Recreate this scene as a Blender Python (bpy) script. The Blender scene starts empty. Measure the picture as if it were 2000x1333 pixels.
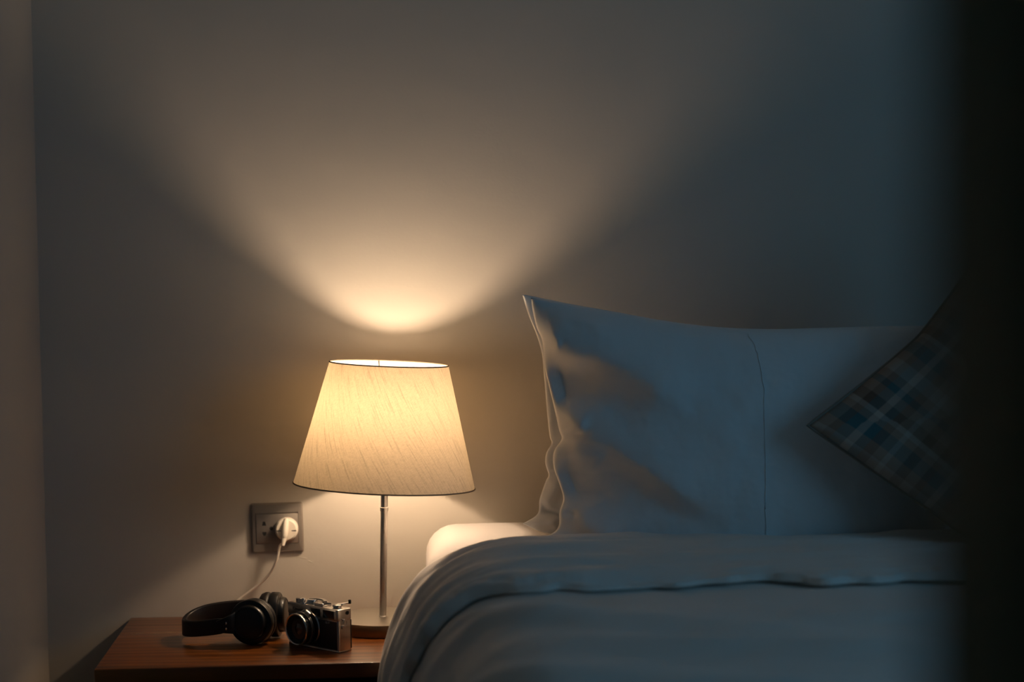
import bpy, bmesh, math, random
import numpy as np
from mathutils import Vector, Matrix, noise
PI = math.pi
random.seed(4)
S = bpy.context.scene
COL = S.collection

# ------------------------------------------------------------------ camera
F = 85 / 36 * 2000
CAM = np.array([0, -4.06, 1.33])
def _rz(a): c, s = math.cos(a), math.sin(a); return np.array([[c, -s, 0], [s, c, 0], [0, 0, 1.]])
def _rx(a): c, s = math.cos(a), math.sin(a); return np.array([[1., 0, 0], [0, c, -s], [0, s, c]])
CM = _rz(-.015) @ _rx(PI / 2 - .085) @ _rz(-.016)
def at(u, v, y):
    """point of the upright plane y that the photo shows at (u, v)"""
    d = CM @ np.array([(u - 1000) / F, -(v - 666.5) / F, -1.])
    return CAM + d * ((y - CAM[1]) / d[1])
cd = bpy.data.cameras.new('camera'); cam = bpy.data.objects.new('camera', cd); COL.objects.link(cam)
cd.lens = 85; cd.sensor_width = 36; cd.clip_start = .02
cam.matrix_world = Matrix.Translation(CAM) @ Matrix(CM.tolist()).to_4x4()
cd.dof.use_dof = True; cd.dof.focus_distance = 3.88; cd.dof.aperture_fstop = 2.0
S.camera = cam

# ------------------------------------------------------------------ dusk sky, window portal, exposure
w = bpy.data.worlds.new('dusk'); S.world = w; w.use_nodes = True
bg = w.node_tree.nodes['Background']; bg.inputs[0].default_value = (.17, .49, .82, 1); bg.inputs[1].default_value = 2.0
WX = 2.3; WY0, WY1, WZ0, WZ1 = -3.0, -1.35, .95, 2.4       # window opening in the right wall
la = bpy.data.lights.new('window_daylight', 'AREA'); la.shape = 'RECTANGLE'; la.size = WZ1 - WZ0; la.size_y = WY1 - WY0
la.cycles.is_portal = True
lo = bpy.data.objects.new('window_daylight', la); COL.objects.link(lo)
lo.location = (WX + .14, (WY0 + WY1) / 2, (WZ0 + WZ1) / 2); lo.rotation_euler = (0, PI / 2, 0)
BULB_POWER = 335
S.view_settings.view_transform = 'Standard'; S.view_settings.look = 'None'
S.view_settings.gamma = 1; S.view_settings.use_curve_mapping = False
S.view_settings.exposure = 0
S.cycles.use_denoising = True
S.cycles.max_bounces = 10; S.cycles.diffuse_bounces = 6; S.cycles.glossy_bounces = 4
S.cycles.transmission_bounces = 8; S.cycles.caustics_reflective = False; S.cycles.caustics_refractive = False

# ------------------------------------------------------------------ materials
def mat(name, col=(.5, .5, .5), rough=.6, metal=0, coat=0, spec=.5, sheen=0, aniso=0):
    m = bpy.data.materials.new(name); m.use_nodes = True
    b = m.node_tree.nodes['Principled BSDF']
    b.inputs['Base Color'].default_value = (*col, 1); b.inputs['Roughness'].default_value = rough
    b.inputs['Metallic'].default_value = metal; b.inputs['Coat Weight'].default_value = coat
    b.inputs['Specular IOR Level'].default_value = spec; b.inputs['Sheen Weight'].default_value = sheen
    b.inputs['Anisotropic'].default_value = aniso
    return m
def nd(m, t, **kw):
    n = m.node_tree.nodes.new(t)
    for k, v in kw.items():
        if k.startswith('i_'): n.inputs[k[2:].replace('_', ' ')].default_value = v
        else: setattr(n, k, v)
    return n
def ln(m, a, b): m.node_tree.links.new(a, b)
def bsdf(m): return m.node_tree.nodes['Principled BSDF']
def mapping(m, scale, rot=(0, 0, 0), src='Object'):
    t = nd(m, 'ShaderNodeTexCoord'); mp = nd(m, 'ShaderNodeMapping')
    mp.inputs['Scale'].default_value = scale; mp.inputs['Rotation'].default_value = rot
    ln(m, t.outputs[src], mp.inputs[0]); return mp.outputs[0]
def noise_tex(m, vec, scale, detail=4, rough=.5):
    n = nd(m, 'ShaderNodeTexNoise'); n.inputs['Scale'].default_value = scale
    n.inputs['Detail'].default_value = detail; n.inputs['Roughness'].default_value = rough
    ln(m, vec, n.inputs['Vector']); return n.outputs['Fac']
def ramp(m, fac, stops):
    r = nd(m, 'ShaderNodeValToRGB'); el = r.color_ramp.elements
    while len(el) < len(stops): el.new(.5)
    for e, (p, c) in zip(el, stops): e.position = p; e.color = (*c, 1)
    ln(m, fac, r.inputs[0]); return r.outputs[0]
def bump(m, fac, strength, dist=.001, prev=None):
    b = nd(m, 'ShaderNodeBump'); b.inputs['Strength'].default_value = strength; b.inputs['Distance'].default_value = dist
    ln(m, fac, b.inputs['Height'])
    if prev: ln(m, prev, b.inputs['Normal'])
    return b.outputs[0]

def paint(name, c1, c2):
    m = mat(name, c1, .85, spec=.25)
    v = mapping(m, (1, 1, 1))
    f1 = noise_tex(m, v, 3.1, 3); ln(m, ramp(m, f1, [(.3, c1), (.7, c2)]), bsdf(m).inputs['Base Color'])
    b1 = bump(m, noise_tex(m, v, 9, 3), .25, .006)
    ln(m, bump(m, noise_tex(m, v, 190, 3), .22, .0007, b1), bsdf(m).inputs['Normal'])
    return m
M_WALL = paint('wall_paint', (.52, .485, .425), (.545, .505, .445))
M_CEIL = paint('ceiling_paint', (.70, .67, .62), (.73, .70, .65))
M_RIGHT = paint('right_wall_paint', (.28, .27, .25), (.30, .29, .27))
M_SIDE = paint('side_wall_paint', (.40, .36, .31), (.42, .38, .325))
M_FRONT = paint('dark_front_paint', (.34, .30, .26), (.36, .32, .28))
M_JAMB = mat('dark_jamb_paint', (.24, .19, .10), .7, spec=.2)
M_FLOOR = mat('floor_boards', (.10, .05, .025), .4)
_v = mapping(M_FLOOR, (1.2, 12, 1)); ln(M_FLOOR, ramp(M_FLOOR, noise_tex(M_FLOOR, _v, 2, 5), [(.3, (.07, .035, .018)), (.7, (.13, .07, .035))]), bsdf(M_FLOOR).inputs['Base Color'])
M_TRIM = mat('trim_paint', (.55, .53, .49), .5)
M_GLASS = bpy.data.materials.new('window_glass'); M_GLASS.use_nodes = True
_nt = M_GLASS.node_tree; _nt.nodes.clear()
_o = _nt.nodes.new('ShaderNodeOutputMaterial'); _mx = _nt.nodes.new('ShaderNodeMixShader'); _t = _nt.nodes.new('ShaderNodeBsdfTransparent'); _g = _nt.nodes.new('ShaderNodeBsdfGlossy')
_g.inputs['Roughness'].default_value = .02; _mx.inputs[0].default_value = .06
_nt.links.new(_t.outputs[0], _mx.inputs[1]); _nt.links.new(_g.outputs[0], _mx.inputs[2]); _nt.links.new(_mx.outputs[0], _o.inputs[0])

M_WOOD = mat('reddish_wood', (.3, .12, .04), .30, coat=.25, spec=.5)
_v = mapping(M_WOOD, (1.3, 16, 16))
_f = noise_tex(M_WOOD, _v, 2.2, 7, .6)
_wv = nd(M_WOOD, 'ShaderNodeTexWave', wave_type='BANDS', bands_direction='Y'); _wv.inputs['Scale'].default_value = .8; _wv.inputs['Distortion'].default_value = 5; _wv.inputs['Detail'].default_value = 3
ln(M_WOOD, _v, _wv.inputs['Vector'])
_mx = nd(M_WOOD, 'ShaderNodeMix', data_type='FLOAT'); _mx.inputs[0].default_value = .35; ln(M_WOOD, _f, _mx.inputs[2]); ln(M_WOOD, _wv.outputs['Fac'], _mx.inputs[3])
ln(M_WOOD, ramp(M_WOOD, _mx.outputs[0], [(.25, (.095, .026, .004)), (.55, (.19, .056, .008)), (.8, (.26, .092, .015))]), bsdf(M_WOOD).inputs['Base Color'])
ln(M_WOOD, ramp(M_WOOD, _f, [(.3, (.38,) * 3), (.7, (.26,) * 3)]), bsdf(M_WOOD).inputs['Roughness'])
ln(M_WOOD, bump(M_WOOD, _f, .15, .0005), bsdf(M_WOOD).inputs['Normal'])
M_UNLITWOOD = mat('unlit_carcass', (.022, .012, .008), .55, spec=.2)  # near-black colour paints in the lack of light on the nightstand body

def fabric(name, c, weave=900, rough=.85, sheen=.15, wr=.0):
    m = mat(name, c, rough, spec=.2, sheen=sheen)
    v = mapping(m, (1, 1, 1))
    b1 = bump(m, noise_tex(m, v, 14, 4, .55), wr, .006) if wr else None
    ln(m, bump(m, noise_tex(m, v, weave, 2), .12, .0004, b1), bsdf(m).inputs['Normal'])
    return m
M_PILLOW = fabric('pillow_cotton', (.75, .75, .75), wr=.25)
M_SHEET = fabric('sheet_cotton', (.62, .58, .56), wr=.2)
M_DUVET = fabric('duvet_cotton', (.74, .69, .64), wr=.35)
M_BASEF = fabric('bed_base_fabric', (.12, .10, .09))
M_STEEL = mat('brushed_steel', (.62, .58, .54), .32, 1, aniso=.5)
_v = mapping(M_STEEL, (60, 60, 2)); ln(M_STEEL, ramp(M_STEEL, noise_tex(M_STEEL, _v, 8, 3), [(.3, (.26,) * 3), (.7, (.42,) * 3)]), bsdf(M_STEEL).inputs['Roughness'])
M_BASE = mat('brushed_lamp_base', (.60, .56, .50), .38, 1)
M_EDGE = mat('base_edge_shading', (.20, .13, .075), .34, .8)  # darker metal standing in for shade on the lamp base's side
M_PLATE = mat('brushed_outlet_metal', (.40, .36, .32), .38, .75)
_v = mapping(M_PLATE, (2, 80, 80)); ln(M_PLATE, ramp(M_PLATE, noise_tex(M_PLATE, _v, 12, 3), [(.3, (.32,) * 3), (.7, (.46,) * 3)]), bsdf(M_PLATE).inputs['Roughness'])
M_HOLE = mat('socket_hole', (.01, .01, .01), .9)
M_PLUG = mat('white_plastic', (.80, .74, .64), .42)
M_PLUGIN = mat('white_plastic_recess', (.40, .36, .30), .6)
M_BLACK = mat('black_matte_plastic', (.006, .006, .006), .45, spec=.35)
M_BLACKG = mat('black_satin_plastic', (.006, .006, .006), .3)
M_LEATHER = mat('black_ear_leather', (.012, .010, .009), .45, spec=.35)
_v = mapping(M_LEATHER, (1, 1, 1)); ln(M_LEATHER, bump(M_LEATHER, noise_tex(M_LEATHER, _v, 260, 3), .3, .0006), bsdf(M_LEATHER).inputs['Normal'])
M_BAND = mat('headband_lining', (.020, .014, .011), .40)
M_CHROME = mat('satin_chrome', (.62, .59, .55), .26, 1)
M_CHROMEB = mat('bright_chrome', (.75, .72, .68), .14, 1)
M_GRAIN = mat('black_leatherette', (.014, .013, .013), .5)
_v = mapping(M_GRAIN, (1, 1, 1)); _vo = nd(M_GRAIN, 'ShaderNodeTexVoronoi'); _vo.inputs['Scale'].default_value = 900; ln(M_GRAIN, _v, _vo.inputs['Vector'])
ln(M_GRAIN, bump(M_GRAIN, _vo.outputs['Distance'], .5, .0005), bsdf(M_GRAIN).inputs['Normal'])
M_LENS = mat('coated_lens_glass', (.006, .008, .016), .03, coat=1)
M_WIN = mat('finder_glass', (.008, .009, .009), .06, coat=.6)
M_INK = mat('black_engraving', (.015, .014, .013), .6)
M_WHITEINK = mat('white_engraving', (.5, .48, .45), .6)
M_RIM = mat('shade_rim_tape', (.20, .15, .10), .8)

def shade_mat():
    m = bpy.data.materials.new('linen_shade'); m.use_nodes = True; nt = m.node_tree; nt.nodes.clear()
    out = nd(m, 'ShaderNodeOutputMaterial')
    uv = nd(m, 'ShaderNodeUVMap'); uv.uv_map = 'UVMap'
    def streak(rot, sc, scale, det=4):
        mp = nd(m, 'ShaderNodeMapping'); mp.inputs['Rotation'].default_value = (0, 0, rot)
        mp2 = nd(m, 'ShaderNodeMapping'); mp2.inputs['Scale'].default_value = sc
        ln(m, uv.outputs[0], mp.inputs[0]); ln(m, mp.outputs[0], mp2.inputs[0])
        return noise_tex(m, mp2.outputs[0], scale, det, .6)
    a = streak(math.radians(-28), (1, .040, 1), 420, 3)      # long diagonal slubs
    b = streak(math.radians(-28), (1, .13, 1), 800, 2)
    c = streak(math.radians(62), (1, .2, 1), 700, 1)
    r1 = ramp(m, a, [(.33, (.74, .74, .74)), (.47, (.95, .95, .95)), (.7, (1, 1, 1))])
    r2 = ramp(m, b, [(.3, (.88, .88, .88)), (.6, (1, 1, 1))])
    r3 = ramp(m, c, [(.3, (.88, .88, .88)), (.6, (1, 1, 1))])
    def mul(x, y):
        k = nd(m, 'ShaderNodeMix', data_type='RGBA', blend_type='MULTIPLY'); k.inputs[0].default_value = 1
        ln(m, x, k.inputs[6]); ln(m, y, k.inputs[7]); return k.outputs[2]
    tex = mul(mul(r1, r2), r3)
    def tint(c):
        k = nd(m, 'ShaderNodeMix', data_type='RGBA', blend_type='MULTIPLY'); k.inputs[0].default_value = 1
        ln(m, tex, k.inputs[6]); k.inputs[7].default_value = (*c, 1); return k.outputs[2]
    tr = nd(m, 'ShaderNodeBsdfTranslucent'); ln(m, tint((.33, .255, .157)), tr.inputs[0])
    df = nd(m, 'ShaderNodeBsdfDiffuse'); ln(m, tint((.74, .71, .65)), df.inputs[0])
    mx = nd(m, 'ShaderNodeMixShader'); mx.inputs[0].default_value = SHADE_DIFF
    ln(m, tr.outputs[0], mx.inputs[1]); ln(m, df.outputs[0], mx.inputs[2]); ln(m, mx.outputs[0], out.inputs[0])
    return m
SHADE_DIFF = .62
M_SHADE = shade_mat()
M_BULB = bpy.data.materials.new('frosted_bulb_glow'); M_BULB.use_nodes = True
_nt = M_BULB.node_tree; _nt.nodes.clear(); _o = _nt.nodes.new('ShaderNodeOutputMaterial'); _e = _nt.nodes.new('ShaderNodeEmission')
_e.inputs[0].default_value = (1, .72, .48, 1); _e.inputs[1].default_value = BULB_POWER; _nt.links.new(_e.outputs[0], _o.inputs[0])

def plaid_mat():
    m = mat('checked_cushion_fabric', (.2, .2, .2), .9, spec=.15)
    uv = nd(m, 'ShaderNodeUVMap'); uv.uv_map = 'UVMap'; sp = nd(m, 'ShaderNodeSeparateXYZ'); ln(m, uv.outputs[0], sp.inputs[0])
    g = (.31, .24, .19); lt = (.44, .40, .35); dk = (.15, .105, .08); te = (.07, .15, .165)
    def bands(sock, stops):
        k = nd(m, 'ShaderNodeMath', operation='FRACT'); mu = nd(m, 'ShaderNodeMath', operation='MULTIPLY'); mu.inputs[1].default_value = 2.9
        ln(m, sock, mu.inputs[0]); ln(m, mu.outputs[0], k.inputs[0])
        r = nd(m, 'ShaderNodeValToRGB'); r.color_ramp.interpolation = 'CONSTANT'; el = r.color_ramp.elements
        while len(el) < len(stops): el.new(.5)
        for e, (p, c) in zip(el, stops): e.position = p; e.color = (*c, 1)
        ln(m, k.outputs[0], r.inputs[0]); return r.outputs[0]
    bu = bands(sp.outputs[0], [(0, g), (.12, dk), (.2, te), (.32, lt), (.4, te), (.5, dk), (.6, g), (.7, lt), (.76, g), (.88, dk)])
    bv = bands(sp.outputs[1], [(0, lt), (.08, g), (.2, te), (.36, g), (.44, lt), (.5, dk), (.62, g), (.74, te), (.82, g), (.92, lt)])
    k = nd(m, 'ShaderNodeMix', data_type='RGBA'); k.inputs[0].default_value = .5
    ln(m, bu, k.inputs[6]); ln(m, bv, k.inputs[7]); ln(m, k.outputs[2], bsdf(m).inputs['Base Color'])
    v = mapping(m, (1, 1, 1)); ln(m, bump(m, noise_tex(m, v, 700, 2), .3, .0006), bsdf(m).inputs['Normal'])
    return m
M_PLAID = plaid_mat()
M_PIPE = mat('cushion_edge_fabric', (.22, .19, .155), .9)

# ------------------------------------------------------------------ mesh helpers
def link_mesh(name, bm, m, parent=None, smooth=True, angle=40):
    me = bpy.data.meshes.new(name); bm.normal_update()
    bmesh.ops.recalc_face_normals(bm, faces=bm.faces)
    if smooth:
        for f in bm.faces: f.smooth = True
        ca = math.cos(math.radians(angle))
        for e in bm.edges:
            if len(e.link_faces) == 2 and e.link_faces[0].normal.dot(e.link_faces[1].normal) < ca: e.smooth = False
    bm.to_mesh(me); bm.free(); me.materials.append(m)
    o = bpy.data.objects.new(name, me); COL.objects.link(o)
    if parent: o.parent = parent
    return o
def thing(name, label, cat, loc=(0, 0, 0), rot=(0, 0, 0), group=None):
    o = bpy.data.objects.new(name, None); COL.objects.link(o); o.location = loc; o.rotation_euler = rot
    o['label'] = label; o['category'] = cat; o.empty_display_size = .05
    if group: o['group'] = group
    return o
def struct(o): o['kind'] = 'structure'; return o
def merge(dst, src, M=None):
    if M is not None: bmesh.ops.transform(src, matrix=M, verts=src.verts)
    me = bpy.data.meshes.new('tmp'); src.to_mesh(me); src.free(); dst.from_mesh(me); bpy.data.meshes.remove(me)
def box(bm, c, s, bev=0, seg=3, M=None, vertical_only=False):
    t = bmesh.new(); bmesh.ops.create_cube(t, size=1)
    bmesh.ops.scale(t, vec=s, verts=t.verts)
    if bev:
        ed = [e for e in t.edges if not vertical_only or abs((e.verts[0].co - e.verts[1].co).normalized().z) > .9]
        bmesh.ops.bevel(t, geom=ed, offset=bev, segments=seg, profile=.5, affect='EDGES')
    bmesh.ops.translate(t, vec=c, verts=t.verts); merge(bm, t, M); return bm
def B(*a, **k): return box(bmesh.new(), *a, **k)
def lathe(bm, prof, M=None, seg=64, ry=1.0):
    """prof: list of (r, z), turned about z"""
    t = bmesh.new(); rings = []
    for r, z in prof:
        if r < 1e-6: rings.append([t.verts.new((0, 0, z))])
        else: rings.append([t.verts.new((r * math.cos(2 * PI * k / seg), ry * r * math.sin(2 * PI * k / seg), z)) for k in range(seg)])
    for a, b in zip(rings, rings[1:]):
        for k in range(seg):
            k2 = (k + 1) % seg
            if len(a) == 1 and len(b) == 1: continue
            if len(a) == 1: t.faces.new((a[0], b[k], b[k2]))
            elif len(b) == 1: t.faces.new((a[k], a[k2], b[0]))
            else: t.faces.new((a[k], a[k2], b[k2], b[k]))
    merge(bm, t, M); return bm
def L(*a, **k): return lathe(bmesh.new(), *a, **k)
def frame_to(p, z):
    """matrix whose z axis is z, at p"""
    z = Vector(z).normalized(); x = Vector((0, 0, 1)).cross(z)
    if x.length < 1e-4: x = Vector((1, 0, 0))
    x.normalize(); y = z.cross(x)
    return Matrix.Translation(p) @ Matrix((x, y, z)).transposed().to_4x4()
def catmull(pts, n=8):
    P = [Vector(p) for p in pts]; P = [P[0] * 2 - P[1]] + P + [P[-1] * 2 - P[-2]]; out = []
    for i in range(1, len(P) - 2):
        a, b, c, d = P[i - 1:i + 3]
        for k in range(n):
            t = k / n
            out.append(.5 * ((2 * b) + (c - a) * t + (2 * a - 5 * b + 4 * c - d) * t * t + (3 * b - a - 3 * c + d) * t ** 3))
    out.append(P[-2].copy()); return out
def tube(bm, pts, r, seg=10, closed=False):
    n = len(pts); rings = []; up = None
    for i, p in enumerate(pts):
        if closed: d = (pts[(i + 1) % n] - pts[i - 1])
        else: d = pts[min(i + 1, n - 1)] - pts[max(i - 1, 0)]
        d.normalize()
        if up is None:
            up = Vector((0, 0, 1)) if abs(d.z) < .9 else Vector((1, 0, 0))
        up = (up - d * up.dot(d)).normalized(); s = d.cross(up)
        rr = r(i / (n - 1)) if callable(r) else r
        rings.append([bm.verts.new(p + (up * math.cos(2 * PI * k / seg) + s * math.sin(2 * PI * k / seg)) * rr) for k in range(seg)])
    pr = list(zip(rings, rings[1:])) + ([(rings[-1], rings[0])] if closed else [])
    for a, b in pr:
        for k in range(seg): bm.faces.new((a[k], a[(k + 1) % seg], b[(k + 1) % seg], b[k]))
    if not closed: bm.faces.new(rings[0]); bm.faces.new(rings[-1][::-1])
    return bm
def ribbon(bm, pts, hh, th, r=.003, roll=0):
    """strap of half height hh (up) and thickness th swept along pts"""
    n = len(pts); rings = []
    sec = []
    for i, p in enumerate(pts):
        d = (pts[min(i + 1, n - 1)] - pts[max(i - 1, 0)]).normalized()
        s = d.cross(Vector((0, 0, 1))).normalized(); up = s.cross(d).normalized()
        if roll: Rm = Matrix.Rotation(roll, 3, d); s = Rm @ s; up = Rm @ up
        h = hh(i / (n - 1)) if callable(hh) else hh; t = th(i / (n - 1)) if callable(th) else th
        ring = []
        rr = min(r, t * .49, h * .49)
        for (sx, sy, a0) in ((1, 1, 0), (-1, 1, 90), (-1, -1, 180), (1, -1, 270)):
            for k in range(4):
                a = math.radians(a0 + 30 * k)
                ring.append(bm.verts.new(p + s * (sx * (t / 2 - rr) + rr * math.cos(a)) + up * (sy * (h - rr) + rr * math.sin(a))))
        rings.append(ring)
    m = len(rings[0])
    for a, b in zip(rings, rings[1:]):
        for k in range(m): bm.faces.new((a[k], a[(k + 1) % m], b[(k + 1) % m], b[k]))
    bm.faces.new(rings[0]); bm.faces.new(rings[-1][::-1]); return bm
def grid(bm, P, close_i=False):
    """P[n][m] of points -> quads"""
    V = [[bm.verts.new(tuple(p)) for p in row] for row in P]
    n = len(V)
    for i in range(n if close_i else n - 1):
        a, b = V[i], V[(i + 1) % n]
        for j in range(len(a) - 1): bm.faces.new((a[j], a[j + 1], b[j + 1], b[j]))
    return V
def fbm(p, s, o=3): return noise.fractal(Vector(p) * s, .7, 2.0, o, noise_basis='PERLIN_ORIGINAL')

# ------------------------------------------------------------------ the room
X0, X1, Y0, ZC, T = -.735, WX, -3.22, 2.6, .12
def wallbox(name, x0, x1, y0, y1, z0, z1, m):
    return struct(link_mesh(name, B(((x0 + x1) / 2, (y0 + y1) / 2, (z0 + z1) / 2), (x1 - x0, y1 - y0, z1 - z0)), m, smooth=False))
wallbox('wall_back', X0 - T, X1 + T, 0, T, 0, ZC, M_WALL)
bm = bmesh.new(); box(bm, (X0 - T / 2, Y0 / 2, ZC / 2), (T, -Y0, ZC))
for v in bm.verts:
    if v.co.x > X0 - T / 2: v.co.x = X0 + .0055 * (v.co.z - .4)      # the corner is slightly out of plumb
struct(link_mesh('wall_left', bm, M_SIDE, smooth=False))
bm = bmesh.new()
for (y0, y1, z0, z1) in ((Y0, WY0, 0, ZC), (WY1, 0, 0, ZC), (WY0, WY1, 0, WZ0), (WY0, WY1, WZ1, ZC)):
    box(bm, (X1 + T / 2, (y0 + y1) / 2, (z0 + z1) / 2), (T, y1 - y0, z1 - z0))
struct(link_mesh('wall_right', bm, M_RIGHT, smooth=False))
DX0, DX1, DH = -.66, .158, 2.1                                     # doorway the photo is taken through
bm = bmesh.new()
for (x0, x1, z0, z1) in ((X0 - T, DX0 - .02, 0, ZC), (DX1 + .02, X1 + T, 0, ZC), (DX0 - .02, DX1 + .02, DH + .02, ZC)):
    box(bm, ((x0 + x1) / 2, Y0 - .07, (z0 + z1) / 2), (x1 - x0, .14, z1 - z0))
struct(link_mesh('wall_front', bm, M_FRONT, smooth=False))
bm = bmesh.new()
for (x0, x1, z0, z1) in ((DX0 - .02, DX0, 0, DH), (DX1, DX1 + .02, 0, DH), (DX0 - .02, DX1 + .02, DH, DH + .02)):
    box(bm, ((x0 + x1) / 2, Y0 - .07, (z0 + z1) / 2), (x1 - x0, .16, z1 - z0), .002)
for (x0, x1, z0, z1) in ((DX0 - .07, DX0 - .005, 0, DH + .07), (DX1 + .005, DX1 + .07, 0, DH + .07), (DX0 - .07, DX1 + .07, DH + .005, DH + .07)):
    for y in (Y0 + .005, Y0 - .145): box(bm, ((x0 + x1) / 2, y, (z0 + z1) / 2), (x1 - x0, .016, z1 - z0), .002)
struct(link_mesh('door_1', bm, M_JAMB, smooth=False))
HY = -5.4
bm = bmesh.new()
box(bm, (-1.0 - T / 2, (HY + Y0 - .14) / 2, ZC / 2), (T, Y0 - .14 - HY, ZC)); box(bm, (1.2 + T / 2, (HY + Y0 - .14) / 2, ZC / 2), (T, Y0 - .14 - HY, ZC))
box(bm, (.1, HY - T / 2, ZC / 2), (2.2 + 2 * T, T, ZC))
struct(link_mesh('wall_hallway', bm, M_FRONT, smooth=False))  # unseen hallway shell, added to keep sky light out
struct(link_mesh('floor', B(((X0 + X1) / 2, (HY + 0) / 2, -.05), (X1 - X0 + 1.2, -HY + .3, .1)), M_FLOOR, smooth=False))
struct(link_mesh('ceiling', B(((X0 + X1) / 2, HY / 2, ZC + .05), (X1 - X0 + 1.2, -HY + .3, .1)), M_CEIL, smooth=False))
wn = struct(link_mesh('window_1', (lambda b: [box(b, (X1 + .06, y, (WZ0 + WZ1) / 2), (.05, .05, WZ1 - WZ0), .004) for y in (WY0 + .025, (WY0 + WY1) / 2, WY1 - .025)] and
    [box(b, (X1 + .06, (WY0 + WY1) / 2, z), (.05, WY1 - WY0, .05), .004) for z in (WZ0 + .025, WZ1 - .025)] and b)(bmesh.new()), M_TRIM, smooth=False))
for y in ((WY0 * 3 + WY1) / 4, (WY0 + 3 * WY1) / 4):
    link_mesh('pane', B((X1 + .06, y, (WZ0 + WZ1) / 2), (.005, (WY1 - WY0) / 2 - .05, WZ1 - WZ0 - .1)), M_GLASS, wn, smooth=False)
link_mesh('window_sill', B((X1 + .02, (WY0 + WY1) / 2, WZ0 - .012), (.14, WY1 - WY0 + .08, .024), .004), M_TRIM, wn, smooth=False)
struct(link_mesh('baseboard_back', B(((X0 + X1) / 2, -.006, .04), (X1 - X0, .012, .08), .002), M_TRIM, smooth=False))
# two shallow scuffs in the plaster under the outlet belong to the wall surface
wall_back = bpy.data.objects['wall_back']
bm = bmesh.new()
for (u, v, l, a) in ((594, 1091, .011, -.1), (606, 1098, .007, -.5)):
    p = at(u, v, 0)
    for k in range(1): tube(bm, catmull([(p[0] - l / 2, .0004, p[2] - a * l / 2), (p[0], -.0004, p[2] + .0006), (p[0] + l / 2, .0004, p[2] + a * l / 2)], 6), .0007, 6)
link_mesh('plaster_scuff', bm, M_WALL, wall_back)

# ------------------------------------------------------------------ nightstand
NX0, NX1, NF, NZ = -.594, -.098, -.388, .524
ns = thing('nightstand', 'reddish brown wooden nightstand between the left wall and the bed', 'nightstand', ((NX0 + NX1) / 2, NF / 2, 0))
ns_in = Matrix.Translation((-(NX0 + NX1) / 2, -NF / 2, 0))
cx, cy, W_, D_ = 0, 0, NX1 - NX0, -NF
bm = B((0, 0, 0), (W_, D_ - .002, .024), .0025, 3)
for v in bm.verts:
    if v.co.y < 0: v.co.y -= .014 * (.5 - v.co.x / W_)        # front edge is a little out of square
bmesh.ops.translate(bm, vec=(0, 0, NZ - .012), verts=bm.verts)
link_mesh('top', bm, M_WOOD, ns)
for s in (-1, 1): link_mesh('side_panel', B((s * (W_ / 2 - .010), .004, .2875), (.018, D_ - .02, .423), .002), M_UNLITWOOD, ns)
link_mesh('back_panel', B((0, D_ / 2 - .012, .2875), (W_ - .04, .012, .42), .001), M_UNLITWOOD, ns)
link_mesh('bottom_panel', B((0, .004, .088), (W_ - .04, D_ - .03, .018), .001), M_UNLITWOOD, ns)
for z, h in ((.405, .170), (.200, .190)):
    d = link_mesh('drawer', B((0, -D_ / 2 + .006, z), (W_ - .044, .020, h), .003), M_UNLITWOOD, ns)
    link_mesh('drawer_knob', L([(0, .024), (.010, .023), (.013, .018), (.011, .012), (.005, .008), (.005, 0)], frame_to((0, -D_ / 2 - .004, z), (0, -1, 0)), 32), M_STEEL, d)
for sx in (-1, 1):
    for sy in (-1, 1): link_mesh('leg', L([(0, 0), (.012, 0), (.014, .004), (.019, .079), (0, .079)], Matrix.Translation((sx * (W_ / 2 - .035), sy * (D_ / 2 - .035), 0)), 24), M_UNLITWOOD, ns)

# ------------------------------------------------------------------ table lamp
LX, LY, LZ = -.1605, -.137, NZ
lamp = thing('table_lamp', 'lit table lamp with tapered cream linen shade, slim steel pole and round flat base', 'lamp', (LX, LY, LZ))
base = link_mesh('base', L([(0, 0), (.0770, 0), (.0778, .001), (.0780, .0195), (.0785, .021), (.0, .021)], seg=96), M_BASE, lamp)
rim_ = link_mesh('shaded_base_edge', L([(.0772, .0005), (.0790, .001), (.0795, .002), (.0795, .0190), (.0788, .0202), (.0775, .0204)], seg=96), M_EDGE, base)  # ring added to paint the base's side dark, as in shadow
rim_['label'] = 'edge of the round lamp base, coloured dark for its shadowed side'
tip = Vector((.0075, -.018, .235))           # pole leans a touch to the right and forward
base_pt = Vector((0, 0, .021)); ax = (tip - base_pt).normalized()
link_mesh('pole', tube(bmesh.new(), [base_pt, base_pt + (tip - base_pt) * .5, tip + ax * .065], .0058, 24), M_STEEL, lamp)
link_mesh('pole_collar', L([(0, 0), (.0066, 0), (.0066, .0015), (.0058, .002)], frame_to(base_pt, ax), 32), M_STEEL, lamp)
sw = base_pt + (tip - base_pt) * .845
link_mesh('switch_ring', L([(.0059, -.0035), (.0068, -.003), (.0068, .003), (.0059, .0035)], frame_to(sw, ax), 32), M_STEEL, lamp)
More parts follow.
